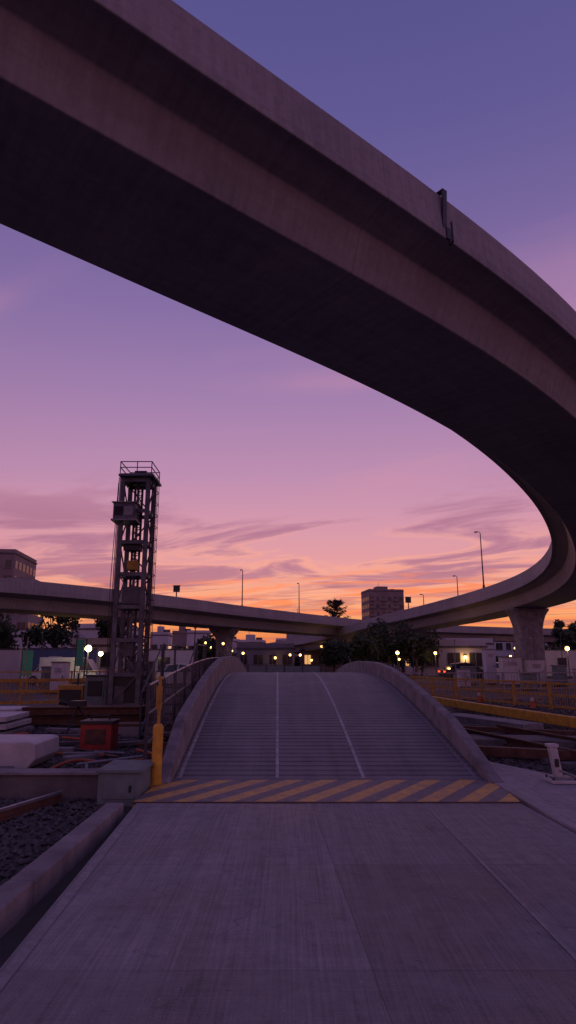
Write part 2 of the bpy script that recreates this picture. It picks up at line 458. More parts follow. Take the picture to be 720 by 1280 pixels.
for ratio, F, yl, yh, u, h, arm, ang in ((-.073, F2, 50, 95, 6.0, 4.2, .2, 2.2), (.022, F2, 60, 110, 6.0, 3.9, .2, 2.0),
        (.306, F1, 47, 70, -.9, 5.0, .25, 2.6), (.266, F1, 50, 75, 4.0, 3.4, .2, 2.6), (.209, F1, 60, 80, 4.0, 2.4, .2, 2.4)):
    q = on_deck(F, ratio, yl, yh, u, 2.1); lamp_post(q.x, q.y, q.z, h, arm, ang)
for ratio, F, yl, yh, u, dirn in ((-.168, F2, 50, 80, 6.0, 0), (.189, F1, 55, 85, -.9, .2)):
    q = on_deck(F, ratio, yl, yh, u, 2.1); b = B()
    b.cyl(q, q+Vector((0, 0, .9)), .06, .06, 'steel', 8)
    b.box(q+Vector((0, 0, 1.0)), (.65, .1, .6), 'black', dirn)
    b.box(q+Vector((0, .1, 1.0)), (.5, .16, .46), 'steel', dirn)
    b.box(q+Vector((0, -.02, 1.34)), (.75, .3, .04), 'steel', dirn)
    b.make('traffic_sign')

# ------------------------------------------------------------------ hoist tower
def hoist():
    e = empty('hoist_tower')
    x0, x1, y0, y1 = -5.50, -4.66, 20.6, 21.6; top = 7.55
    b = B()
    for x in (x0, x1):
        for y in (y0, y1):
            b.bb(x-.07, x+.07, y-.05, y-.035, G, top, 'tsteel'); b.bb(x-.07, x+.07, y+.035, y+.05, G, top, 'tsteel'); b.bb(x-.012, x+.012, y-.036, y+.036, G, top, 'tsteel')
    L = [G+.35, 1.15, 2.2, 3.25, 4.3, 5.35, 6.4, top-.1]
    for i, z in enumerate(L):
        for y in (y0, y1): b.beam((x0, y, z), (x1, y, z), .09, .12, 'tsteel')
        for x in (x0, x1): b.beam((x, y0, z), (x, y1, z), .09, .12, 'tsteel')
        if i < len(L)-1:
            z2 = L[i+1]; s = i % 2
            b.beam((x0, y1, z if s else z2), (x1, y1, z2 if s else z), .04, .04, 'tsteel')
            b.beam((x0, y0, z if s else z2), (x0, y1, z2 if s else z), .04, .04, 'tsteel')
            b.beam((x1, y0, z2 if s else z), (x1, y1, z if s else z2), .04, .04, 'tsteel')
            if i in (0, 1, 3): b.beam((x0, y0-.06, z2 if s else z), (x1, y0-.06, z if s else z2), .035, .03, 'tsteel')
    b.make('frame', e)
    b = B()
    for x in (-5.20, -4.96):
        b.beam((x, 21.1, G), (x, 21.1, top-.2), .07, .06, 'steel')
    z = 0
    while z < top-.4:
        b.beam((-5.20, 21.1, z), (-4.96, 21.1, z+.2), .025, .025, 'steel'); b.beam((-5.20, 21.1, z), (-4.96, 21.1, z), .025, .025, 'steel'); z += .22
    b.bb(-5.12, -5.04, 21.0, 21.05, G, top, 'tsteel')
    b.bb(-4.86, -4.80, 21.2, 21.3, G, top, 'steel')
    b.make('mast', e)
    b = B()
    b.bb(x0-.12, x1+.2, y0-.2, y1+.2, top, top+.07, 'tsteel')
    b.bb(x0-.08, x1+.15, y0-.14, y1+.14, top+.07, top+.10, 'galv')
    for x in (x0-.08, -5.02, x1+.12):
        for y in (y0-.15, y1+.15): b.cyl((x, y, top+.1), (x, y, top+.5), .016, .016, 'steel', 6)
    for zz in (top+.3, top+.5):
        for y in (y0-.15, y1+.15): b.beam((x0-.08, y, zz), (x1+.12, y, zz), .026, .026, 'steel')
        for x in (x0-.08, x1+.12): b.beam((x, y0-.15, zz), (x, y1+.15, zz), .026, .026, 'steel')
    b.box((-5.0, 21.1, top+.2), (.4, .5, .2), 'steel')
    b.make('top_platform', e)
    b = B()
    b.bb(x0-.22, x0+.50, y0-.22, y0+.55, 6.08, 6.62, 'tsteel'); b.bb(x0-.27, x0+.55, y0-.27, y0+.6, 6.62, 6.66, 'galv')
    b.bb(x0-.18, x0+.1, y0-.235, y0-.222, 6.2, 6.5, 'glass'); b.bb(x0+.15, x0+.44, y0-.235, y0-.222, 6.2, 6.5, 'galv')
    b.bb(x0-.27, x0+.55, y0-.27, y0+.6, 6.02, 6.08, 'galv')
    b.make('cabin', e, .01)
    b = B()
    b.bb(x0+.30, x0+.62, y0-.12, y0+.2, 4.42, 4.72, 'yelldark')
    b.bb(x0+.15, x1-.1, y0+.1, y1-.2, 3.35, 3.9, 'tsteel')
    b.bb(x0+.2, x1-.25, y0+.05, y0+.35, 1.7, 2.1, 'conc_d')
    b.bb(x0+.1, x1-.2, y0+.1, y0+.5, 5.1, 5.4, 'steel')
    b.make('hoist_gear', e, .01)
    b = B()   # caged ladder on right
    lx = x1+.12
    for y in (y0+.1, y0+.5): b.cyl((lx, y, G), (lx, y, top), .02, .02, 'steel', 6)
    z = 0.1
    while z < top: b.cyl((lx, y0+.1, z), (lx, y0+.5, z), .012, .012, 'steel', 5); z += .28
    z = 1.9
    while z < top:
        pts = [(lx, y0+.05, z), (lx+.09, y0+.02, z), (lx+.16, y0+.18, z), (lx+.16, y0+.42, z), (lx+.09, y0+.56, z), (lx, y0+.55, z)]
        b.tube(pts, .012, 'steel', 5); z += .4
    for q in ((lx+.09, y0+.02), (lx+.16, y0+.18), (lx+.16, y0+.42)): b.cyl((*q, 1.9), (*q, top), .01, .01, 'steel', 5)
    b.make('ladder', e)
    b = B()
    for dx in (-.14, -.10): b.cyl((x0+dx, y0, G), (x0+dx, y0, top), .014, .014, 'black', 6)
    b.tube([(x0-.14, y0-.05, top-.2), (x0-.2, y0-.08, 4), (x0-.18, y0, 1.5), (x0-.24, y0, G)], .012, 'black', 6)
    b.bb(x0-.1, x1+.1, y0-.12, y1+.12, G-.05, G+.18, 'conc_d')
    b.bb(x0+.04, x1-.04, y0+.05, y1-.05, G+.18, 1.1, 'black')
    b.bb(x0+.10, x0+.40, y0+.03, y0+.048, .3, .8, 'conc_d')
    b.make('base', e)
hoist()

# ------------------------------------------------------------------ fences
def fence(name, p, q, h, k, kk, post=1.8, bars=.12, z0=G, rails=(0.12, .55, 1.0), r=.03, zf=None):
    b = B(); p, q = Vector((*p, 0)), Vector((*q, 0)); L = (q-p).length; t = (q-p)/L
    zf = zf or (lambda y: z0)
    n = max(1, round(L/post))
    P = [p+(q-p)*i/n for i in range(n+1)]
    for c in P:
        z = zf(c.y); b.box((c.x, c.y, z+h/2+.02), (.08, .08, h+.04), k, math.atan2(t.y, t.x)); b.box((c.x, c.y, z+.01), (.2, .2, .02), k)
    for a, c in zip(P[:-1], P[1:]):
        for f in rails: b.beam((a.x, a.y, zf(a.y)+h*f), (c.x, c.y, zf(c.y)+h*f), .05, r*2, k)
    if bars:
        m = int(L/bars)
        for i in range(m):
            c = p+(q-p)*(i+.5)/m; z = zf(c.y); b.cyl((c.x, c.y, z+h*rails[0]), (c.x, c.y, z+h*rails[-1]), .009, .009, kk, 5)
    return b.make(name)
fence('safety_fence', (12.6, 14.5), (6.1, 33), .9, 'yelldark', 'yelldark', 2.0, .12, r=.035)
fence('safety_fence', (-15.5, 24.2), (-6.9, 26.6), .95, 'yelldark', 'yelldark', 1.9, .08, r=.05)
fence('safety_fence', (-20, 33), (-7.2, 36), 1.1, 'yelldark', 'galv', 2.2, .2)
fence('safety_fence', (5.4, 36), (26, 41), 1.0, 'galv', 'galv', 2.4, .2)
# guard barrier on right
b = B()
P = [Vector(v) for v in ((8.6, 10.5, .12), (7.0, 16, .12), (6.2, 20.5, .12), (5.35, 26, .12))]
for a, c in zip(P[:-1], P[1:]):
    b.beam(a, c, .14, .26, 'yellow')
    for f in (0.05, .5, .95):
        s_ = a+(c-a)*f; b.box((s_.x+.12, s_.y, -.02), (.12, .14, .34), 'conc_d')
b.make('guard_rail', bevel=.02)
# handrail beside ramp
def hr(y): return max(.0, rz(y))*.35
b = B()
def hx(y): return rl(y)-.42
yy = [9.4+1.25*i for i in range(12)]
for y in yy:
    b.cyl((hx(y), y, G), (hx(y), y, 1.26+hr(y)), .026, .026, 'steel', 8)
for a, c in zip(yy[:-1], yy[1:]):
    for z in (.45, .85, 1.24): b.cyl((hx(a), a, z+hr(a)), (hx(c), c, z+hr(c)), .018, .018, 'galv' if z > 1 else 'steel', 6)
    for i in range(8):
        y = a+(c-a)*(i+.5)/8; b.cyl((hx(y), y, .45+hr(y)), (hx(y), y, 1.24+hr(y)), .008, .008, 'steel', 5)
b.make('handrail')
# yellow post
b = B()
b.cyl((-1.74, 9.02, -.15), (-1.74, 9.02, .72), .07, .07, 'yellow', 16); b.cyl((-1.74, 9.02, .72), (-1.74, 9.02, .76), .07, .045, 'yellow', 16)
b.cyl((-1.74, 9.02, .76), (-1.74, 9.02, 1.34), .022, .022, 'yelldark', 8)
b.cyl((-1.74, 9.02, 1.34), (-1.74, 9.02, 1.38), .035, .03, 'yelldark', 8); b.cyl((-1.74, 9.02, -.13), (-1.74, 9.02, .01), .12, .12, 'yelldark', 16)
b.box((-1.74, 8.99, 1.1), (.08, .02, .3), 'yelldark')
b.make('bollard')

# ------------------------------------------------------------------ left foreground
b = B(); b.bb(-2.32, -1.80, 8.35, 9.15, G-.05, .25, 'greybox'); b.bb(-2.35, -1.77, 8.32, 9.18, .25, .285, 'greybox')
b.bb(-2.25, -1.87, 8.338, 8.349, -.05, .18, 'greybox'); b.box((-1.92, 8.33, .07), (.03, .02, .08), 'black'); b.make('junction_box', bevel=.012)
b = B(); b.bb(-9, -2.37, 8.75, 8.98, G-.1, .16, 'conc_d'); b.bb(-9, -2.38, 8.70, 9.02, .162, .20, 'conc'); b.make('concrete_kerb', bevel=.012)
b = B(); b.bb(-2.03, -1.83, -3, 2.2, G-.1, .05, 'conc'); b.bb(-2.03, -1.83, 2.215, 5.1, G-.1, .05, 'conc'); b.bb(-2.03, -1.83, 5.115, 7.7, G-.1, .045, 'conc'); b.make('concrete_kerb', bevel=.015)
b = B()
pts = catmull([Vector(v) for v in ((-5.6, 4.4, 0), (-4.4, 5.6, 0), (-3.4, 6.9, 0), (-2.8, 8.5, 0))], 8)
for a, c in zip(pts[:-1], pts[1:]):
    b.beam(a+Vector((0, 0, G+.03)), c+Vector((0, 0, G+.03)), .10, .02, 'rust'); b.beam(a+Vector((0, 0, G+.075)), c+Vector((0, 0, G+.075)), .018, .07, 'rust'); b.beam(a+Vector((0, 0, G+.125)), c+Vector((0, 0, G+.125)), .05, .03, 'galv')
b.make('steel_rail')
b = B()
def slab(b, x0, x1, y0, y1, z0, z1, k, ch=.06):
    b.add([(x0, y0, z0), (x1-ch, y0, z0), (x1, y0, z0+(z1-z0)*.35), (x1-.02, y0, z1-.03), (x1-ch, y0, z1), (x0, y0, z1),
           (x0, y1, z0), (x1-ch, y1, z0), (x1, y1, z0+(z1-z0)*.35), (x1-.02, y1, z1-.03), (x1-ch, y1, z1), (x0, y1, z1)],
          [(0, 1, 2, 3, 4, 5), (11, 10, 9, 8, 7, 6)]+[(i, 6+i, 6+(i+1) % 6, (i+1) % 6) for i in range(6)], k)
slab(b, -6.6, -3.95, 10.6, 11.7, G+.06, .34, 'white', .12)
b.bb(-6.5, -6.3, 10.7, 11.6, G, G+.055, 'bark'); b.bb(-4.5, -4.3, 10.7, 11.6, G, G+.055, 'bark')
b.make('concrete_slab', bevel=.02)
b = B()
for i in range(3): b.box((-8.0, 15.6+i*.03, G+.10+i*.16), (3.6-.15*i, 1.6, .11), ('conc', 'white', 'white')[i], .03*i)
for i in range(4): b.box((-9.2+i*.8, 15.6, G+.02), (.12, 1.6, .04), 'bark')
for i in range(2): b.box((-9.5, 19.0+i*.03, G+.12+i*.2), (4.2-.15*i, 1.3, .15), 'white', -.02*i)
b.make('panel_stack', bevel=.01)
b = B()
b.box((-3.72, 13.3, .13), (.60, .55, .5), 'red'); b.box((-3.72, 13.3, .41), (.66, .6, .06), 'black')
for x in (-3.95, -3.5): b.box((x, 13.3, -.1), (.08, .5, .05), 'black')
b.box((-3.72, 13.02, .15), (.4, .012, .28), 'rust'); b.tube([(-3.9, 13.3, .44), (-3.9, 13.3, .52), (-3.54, 13.3, .52), (-3.54, 13.3, .44)], .015, 'black')
b.make('generator', bevel=.015)
b = B()
for a_ in (0.3, 2.4, 4.5): b.cyl((-5.1, 16.2, .5), (-5.1+.45*math.cos(a_), 16.2+.45*math.sin(a_), G), .03, .02, 'black', 6)
b.box((-5.1, 16.2, .56), (.35, .25, .14), 'black'); b.cyl((-5.3, 16.1, .56), (-5.5, 16.0, .62), .05, .07, 'black', 10)
b.make('tripod')
def hose(pts, r, k):
    c = catmull([Vector(p) for p in pts], 8); b = B(); b.tube(c, r, k, 7); b.make('hose')
hose([(-2.3, 10.2, -.08), (-2.9, 10.6, -.06), (-3.6, 10.3, -.08), (-3.75, 10.9, -.08), (-3.6, 11.6, -.07), (-2.9, 11.4, -.08), (-2.4, 12.2, -.08), (-2.9, 13, -.08)], .024, 'orange')
hose([(-2.1, 9.7, -.08), (-2.8, 9.8, -.08), (-3.5, 9.5, -.08), (-4.6, 9.9, -.08), (-5.6, 9.6, -.08)], .022, 'rust')
hose([(-2.4, 11.0, -.08), (-3.2, 12.2, -.08), (-4.4, 12.6, -.08), (-5.2, 14, -.08)], .024, 'orange')
hose([(-2.2, 12.0, -.08), (-3.0, 11.9, -.06), (-3.5, 12.5, -.08), (-4.6, 13.4, -.08), (-6.2, 13.0, -.08)], .02, 'black')
b = B()
for i in range(60):
    x = random.uniform(-9.5, -2.5); y = random.uniform(9.5, 23)
    b.box((x, y, G+.03+random.random()*.04), (random.uniform(.3, 1.8), random.uniform(.08, .35), random.uniform(.03, .1)), random.choice(['conc_d', 'rust', 'conc', 'bark', 'steel', 'rust']), random.uniform(-.7, .7), random.uniform(-.05, .05))
for i in range(12):
    x = random.uniform(-7.5, -2.7); y = random.uniform(10, 20)
    b.cyl((x, y, G+.04), (x+random.uniform(-1.2, 1.2), y+random.uniform(-.5, .5), G+.05+random.random()*.1), .025, .025, random.choice(['rust', 'galv', 'orange']), 6)
b.make('building_rubble')
# stacked steel H-beams and a rail bundle beside the tower
b = B()
for j in range(2):
    for i in range(3):
        y = 17.6+i*.30; z = G+.16+j*.24; xa, xb = -7.2+.2*j, -3.9+.1*i
        for dz in (-.09, .09): b.beam((xa, y, z+dz), (xb, y+.25, z+dz), .18, .02, 'rust')
        b.beam((xa, y, z), (xb, y+.25, z), .02, .17, 'rust')
for x in (-6.8, -4.4): b.bb(x, x+.12, 17.4, 18.6, G, G+.055, 'bark')
b.make('steel_beam_stack')
b = B()
b.bb(-6.9, -6.2, 22.5, 23.2, G, 1.05, 'greybox'); b.bb(-6.95, -6.15, 22.45, 23.25, 1.05, 1.1, 'steel'); b.bb(-6.8, -6.3, 22.47, 22.49, .4, .9, 'black')
b.bb(-7.9, -7.05, 22.8, 23.3, G, .75, 'yelldark'); b.bb(-7.85, -7.1, 22.77, 22.79, .1, .6, 'black'); b.cyl((-7.3, 23.0, .75), (-7.3, 23.0, 1.15), .04, .04, 'steel', 8)
b.make('compressor', bevel=.01)
b = B()
b.bb(-4.1, -2.6, 15.4, 16.0, G, .10, 'conc'); b.bb(-4.05, -2.65, 15.45, 15.95, .102, .16, 'rust')
b.make('steel_plate_stack')
b = B()
for i in range(6): b.box((-2.75, 14.5+i*.35, .05+i*.18), (.8, .34, .05), 'steel')
for x in (-3.17, -2.33):
    b.beam((x, 14.3, -.1), (x, 16.5, 1.0), .05, .2, 'steel'); b.cyl((x, 14.4, .9), (x, 16.5, 1.95), .02, .02, 'steel', 6)
    for i in (0, 2.1): b.cyl((x, 14.4+i, -.1+i*.5), (x, 14.4+i, .9+i*.5), .022, .022, 'steel', 6)
b.bb(-3.2, -2.3, 16.6, 18.5, .95, 1.02, 'steel')
for x in (-3.17, -2.33):
    for y in (16.7, 18.4): b.cyl((x, y, G), (x, y, 2.0), .03, .03, 'steel', 6)
    b.cyl((x, 16.7, 1.98), (x, 18.4, 1.98), .02, .02, 'steel', 6)
b.make('site_stair')
def cabinet(x, y, w, d, h, k):
    b = B(); b.bb(x-w/2, x+w/2, y-d/2, y+d/2, G+.12, h, k); b.bb(x-w/2-.04, x+w/2+.04, y-d/2-.06, y+d/2+.04, h, h+.06, 'conc')
    b.bb(x-w/2+.05, x+w/2-.05, y-d/2+.05, y+d/2-.05, G-.02, G+.12, 'black')
    n = max(1, round(w/.9))
    for i in range(n):
        cx = x-w/2+w*(i+.5)/n; ww = w/n*.86
        b.bb(cx-ww/2, cx+ww/2, y-d/2-.02, y-d/2-.002, G+.25, h-.12, k)
        b.box((cx+ww*.38, y-d/2-.035, h*.5), (.04, .03, .18), 'black')
        for j in range(4): b.box((cx, y-d/2-.028, h-.3-j*.07), (ww*.6, .012, .025), 'conc_d')
    b.make('utility_cabinet', bevel=.01)
for c_ in ((-11.9, 34.5, .75, .7, 1.45, 'white'), (-12.8, 35.5, .7, .7, 1.2, 'greybox'), (15.2, 45, 1.3, .9, 1.75, 'white'), (16.65, 44.6, 1.2, .9, 1.6, 'white'), (14.4, 47, .7, .8, 2.3, 'wall_w'),
           (-6.3, 29, .8, .6, 1.5, 'steel'), (12.6, 46, .9, .7, 1.1, 'greybox'), (17.9, 43.5, .7, .7, 1.2, 'greybox'), (18.6, 41, 1.4, .9, 1.0, 'white'), (10.9, 41, .7, .5, 1.0, 'wall_w'), (14.0, 38.5, .8, .6, .8, 'greybox')):
    cabinet(*c_)
for (x, y, h, w_) in ((-12.3, 38, 3.0, .4), (-16.2, 40, 2.4, .6), (-4.3, 41, 2.0, .5)):
    b = B(); b.cyl((x, y, G), (x, y, h), .04, .04, 'steel', 6); b.box((x+.05+w_/2, y, h-1.0), (w_, .03, 1.5), 'green'); b.cyl((x, y, h-.18), (x+w_+.1, y, h-.18), .015, .015, 'steel', 5); b.make('banner_flag')
for (x, y, h, k) in ((-13.2, 33, 2.7, 'galv'), (-3.9, 30, 2.6, 'steel'), (-4.9, 34, 3.2, 'steel'), (-9.6, 31, 2.5, 'steel'), (24.2, 58, 3.8, 'steel'), (19.5, 52, 3.4, 'steel'), (9.5, 50, 2.8, 'steel'), (-17, 45, 3.6, 'steel'), (12.2, 48, 3.0, 'galv')):
    b = B(); b.cyl((x, y, G), (x+.05, y, h), .035, .03, k, 8); b.cyl((x, y, G), (x, y, .1), .12, .1, 'conc', 8); b.box((x+.05, y, h+.02), (.12, .1, .05), 'black'); b.make('pole')
def hut(x, y, w, k, h=2.5):
    b = B(); b.bb(x-w/2, x+w/2, y-1.2, y+1.2, G+.15, h, k)
    n = int(w/.18)
    for i in range(n): b.bb(x-w/2+w*(i+.3)/n, x-w/2+w*(i+.7)/n, y-1.235, y-1.202, G+.25, h-.1, k)
    b.bb(x-w/2-.04, x+w/2+.04, y-1.26, y+1.24, h, h+.1, 'steel'); b.bb(x-w/2-.03, x+w/2+.03, y-1.25, y+1.23, G, G+.15, 'steel')
    b.bb(x-.45, x+.45, y-1.27, y-1.24, .9, 1.8, 'glass'); b.bb(x-.5, x+.5, y-1.262, y-1.238, .84, 1.86, 'white')
    b.make('site_hut')
hut(-18, 52, 5, 'blue', 2.4); hut(-9.2, 50, 4.2, 'wall_w', 2.3); hut(-25, 56, 5, 'wall_w', 2.4); hut(27, 66, 5, 'wall_w', 2.5)
def cone(x, y, z=G):
    b = B(); b.box((x, y, z+.015), (.28, .28, .03), 'black'); b.cyl((x, y, z+.03), (x, y, z+.28), .11, .065, 'orange', 12); b.cyl((x, y, z+.28), (x, y, z+.40), .066, .045, 'white', 12); b.cyl((x, y, z+.40), (x, y, z+.52), .044, .02, 'orange', 12); b.make('traffic_cone')
for q in ((-5.6, 18.9), (-3.4, 19.6), (8.8, 24), (7.9, 27.5)): cone(*q)

# ------------------------------------------------------------------ right foreground
b = B()
b.prism([(2.92, 4.6), (6.5, 4.2), (5.6, 7.4), (4.15, 8.75), (3.15, 11.0), (2.95, 10.6), (2.93, 9.5), (2.72, 9.2), (2.74, 7)], G-.1, .02, 'side')
b.make('concrete_platform', bevel=.015)
b = B()
b.box((3.62, 9.05, .045), (.36, .30, .04), 'white'); b.box((3.63, 9.05, .08), (.26, .22, .03), 'galv')
b.beam((3.58, 9.05, .09), (3.53, 9.05, .47), .10, .10, 'white'); b.box((3.53, 9.05, .485), (.14, .13, .04), 'white')
b.box((3.555, 8.99, .27), (.05, .03, .1), 'black')
for x, y in ((3.47, 8.93), (3.77, 8.93), (3.47, 9.17), (3.77, 9.17)): b.cyl((x, y, .065), (x, y, .10), .018, .018, 'steel', 6)
b.cyl((3.58, 9.0, .18), (3.80, 9.0, .09), .016, .016, 'galv', 6)
b.make('service_post', bevel=.006)
e = empty('railway_track')
b = B(); ta = Vector((3.75, 15.5, 0)); tb = Vector((6.4, 5.0, 0)); td = (tb-ta).normalized(); tn = Vector((-td.y, td.x, 0))
for o in (0, 1.2):
    a = ta+tn*o; c = tb+tn*o
    for w, h, z in ((.14, .02, G+.10), (.02, .1, G+.16), (.07, .035, G+.225)):
        b.beam(a+Vector((0, 0, z)), c+Vector((0, 0, z)), w, h, 'rust')
b.make('rails', e)
b = B(); L = (tb-ta).length; n = int(L/.6)
for i in range(n):
    c = ta+td*(i*.6+.3)+tn*.6; b.box((c.x, c.y, G+.04), (2.0, .24, .1), 'conc_d', math.atan2(tn.y, tn.x))
b.make('sleepers', e, .01)
b = B()
b.prism([(3.1, 13.5), (6.9, 12.8), (7.0, 13.9), (3.2, 14.4)], G, .06, 'conc_d')
b.prism([(4.4, 19), (5.6, 16), (6.2, 16.3), (5.0, 19.4)], G, .1, 'conc')
b.beam((3.15, 12.2, .02), (6.0, 11.0, .02), .18, .16, 'rust'); b.beam((3.3, 16.5, .0), (6.4, 14.8, .0), .14, .14, 'rust')
for i in range(14):
    x = random.uniform(3.4, 6.5); y = random.uniform(14, 24)
    b.box((x, y, G+.05), (random.uniform(.3, 1.4), random.uniform(.08, .3), random.uniform(.04, .12)), random.choice(['conc_d', 'rust', 'bark']), random.uniform(-.7, .7))
b.make('concrete_beams', bevel=.01)

def gravel(areas):
    b = B()
    for (x0, x1, y0, y1, n, smin, smax) in areas:
        for i in range(n):
            x = random.uniform(x0, x1); y = random.uniform(y0, y1); s = random.uniform(smin, smax)
            if -1.83 < x < 2.9 and y < 36: continue
            if x > 2.9 and x < 6 and 4.3 < y < 8.6 and x < 6.3-.25*(y-4.3): continue
            rot = random.random()*6.28
            pts = []
            for kx, ky, kz in ((1, 0, 0), (0, 1, 0), (-1, 0, 0), (0, -1, 0), (.3, .2, .8), (-.2, -.1, -.6)):
                j = random.uniform(.7, 1.2); px, py = kx*s*j, ky*s*random.uniform(.6, 1)
                pts.append((x+px*math.cos(rot)-py*math.sin(rot), y+px*math.sin(rot)+py*math.cos(rot), G+s*.25+kz*s*random.uniform(.6, 1)))
            b.add(pts, [(0, 1, 4), (1, 2, 4), (2, 3, 4), (3, 0, 4), (1, 0, 5), (2, 1, 5), (3, 2, 5), (0, 3, 5)], 'stone')
    b.make('gravel')
gravel([(-4.6, -2.04, 2.5, 8.7, 5500, .012, .05), (-8, -1.9, 9, 18, 4500, .02, .06), (3.0, 8.5, 9, 19, 6500, .025, .06), (6, 14, 10, 30, 3000, .03, .08)])

# ------------------------------------------------------------------ trees
def tree(name, x, y, h, w, n=2600, leaf=.16, k=('leaf', 'leafd'), z=G, seed=1, blobs=9, lo=.42):
    rn = random.Random(seed); b = B()
    b.cyl((x, y, z), (x+.05*w, y, z+h*lo), .035*h, .022*h, 'bark', 8)
    cl = []
    for i in range(blobs):
        a = rn.random()*6.28; hh = rn.uniform(lo, .88); rr_ = rn.uniform(.05, .36)*w
        c = Vector((x+math.cos(a)*rr_, y+math.sin(a)*rr_, z+h*hh)); cl.append((c, rn.uniform(.12, .23)*w))
        b.cyl((x+.05*w, y, z+h*min(hh, rn.uniform(.25, lo))), c, .012*h, .004*h, 'bark', 5)
    for i in range(n):
        c, r = rn.choice(cl); d = Vector((rn.gauss(0, 1), rn.gauss(0, 1), rn.gauss(0, .85))); d.normalize()
        p = c+d*r*rn.uniform(.45, 1.2); s = leaf*rn.uniform(.6, 1.4)
        u = Vector((rn.gauss(0, 1), rn.gauss(0, 1), rn.gauss(0, 1))).normalized(); v = u.orthogonal().normalized()
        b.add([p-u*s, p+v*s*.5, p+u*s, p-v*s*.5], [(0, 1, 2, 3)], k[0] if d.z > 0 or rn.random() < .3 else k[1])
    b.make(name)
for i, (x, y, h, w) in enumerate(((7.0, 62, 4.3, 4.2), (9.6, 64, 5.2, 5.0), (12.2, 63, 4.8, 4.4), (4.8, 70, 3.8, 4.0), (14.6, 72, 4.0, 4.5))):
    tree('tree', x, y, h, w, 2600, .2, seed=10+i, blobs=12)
for i, (x, y, h, w) in enumerate(((-27.5, 76, 9.2, 7.0), (-21.5, 80, 8.5, 6), (-31, 70, 6, 7), (-10.8, 95, 5, 6), (35.5, 82, 7.6, 4.5), (-36, 72, 7, 7), (30, 74, 3.5, 5), (44, 95, 6, 7), (39, 84, 6.5, 4))):
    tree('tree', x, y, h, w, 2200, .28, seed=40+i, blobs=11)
def ragged_pine(x, y, h, w, lo, seed):
    rn = random.Random(seed); b = B(); b.cyl((x, y, G), (x, y, h), .2, .03, 'bark', 8)
    nb = 30
    for i in range(nb):
        f = i/(nb-1); z = h*(lo+(1-lo)*f*.8); a = i*2.4+rn.uniform(-.4, .4); L = w*.55*(1-.45*f**1.3)*rn.uniform(.6, 1.2)
        tip = Vector((x+math.cos(a)*L, y+math.sin(a)*L, z+L*rn.uniform(.15, .6))); o = Vector((x, y, z))
        b.cyl(o, tip, .05, .015, 'bark', 5)
        for j in range(60):
            g_ = rn.uniform(.1, 1.08); p = o.lerp(tip, g_)+Vector((rn.gauss(0, .16), rn.gauss(0, .16), rn.gauss(0, .12)))
            u = Vector((rn.gauss(0, 1), rn.gauss(0, 1), rn.gauss(.3, .6))).normalized()*rn.uniform(.15, .36); v = u.orthogonal().normalized()*.07
            b.add([p-u, p+v, p+u, p-v], [(0, 1, 2, 3)], 'leafd')
    b.make('pine_tree')
ragged_pine(8.1, 112, 12.2, 4.6, .66, 3)

def tree_mass(name, segs, seed=5):
    rn = random.Random(seed); b = B()
    for (xa, ya, xb, yb, h, n, leaf) in segs:
        L = math.hypot(xb-xa, yb-ya); cl = []
        m = int(L/2.6)
        for i in range(m):
            f = i/m+rn.uniform(-.02, .02); hh = h*rn.uniform(.45, 1.05)
            x, y = xa+(xb-xa)*f, ya+(yb-ya)*f+rn.uniform(-3, 3)
            b.cyl((x, y, G), (x, y, hh*.6), .15, .1, 'bark', 5)
            for _ in range(3): cl.append((Vector((x+rn.uniform(-1.6, 1.6), y, hh*rn.uniform(.25, .75))), hh*.3))
        for i in range(n):
            c, r = rn.choice(cl); d = Vector((rn.gauss(0, 1), rn.gauss(0, 1), rn.gauss(0, 1))).normalized()
            p = c+d*r*rn.uniform(.3, 1.1); p.z = max(p.z, .1); s = leaf*rn.uniform(.6, 1.4)
            u = Vector((rn.gauss(0, 1), rn.gauss(0, 1), rn.gauss(0, 1))).normalized(); v = u.orthogonal().normalized()
            b.add([p-u*s, p+v*s*.6, p+u*s, p-v*s*.6], [(0, 1, 2, 3)], 'leafd')
    b.make(name)
tree_mass('distant_trees', [(-95, 150, 120, 165, 4.6, 15000, .5), (-50, 62, -24, 65, 2.6, 3500, .3), (16, 88, 60, 92, 3.2, 6000, .35), (-8, 120, 22, 125, 3.6, 4000, .4)])

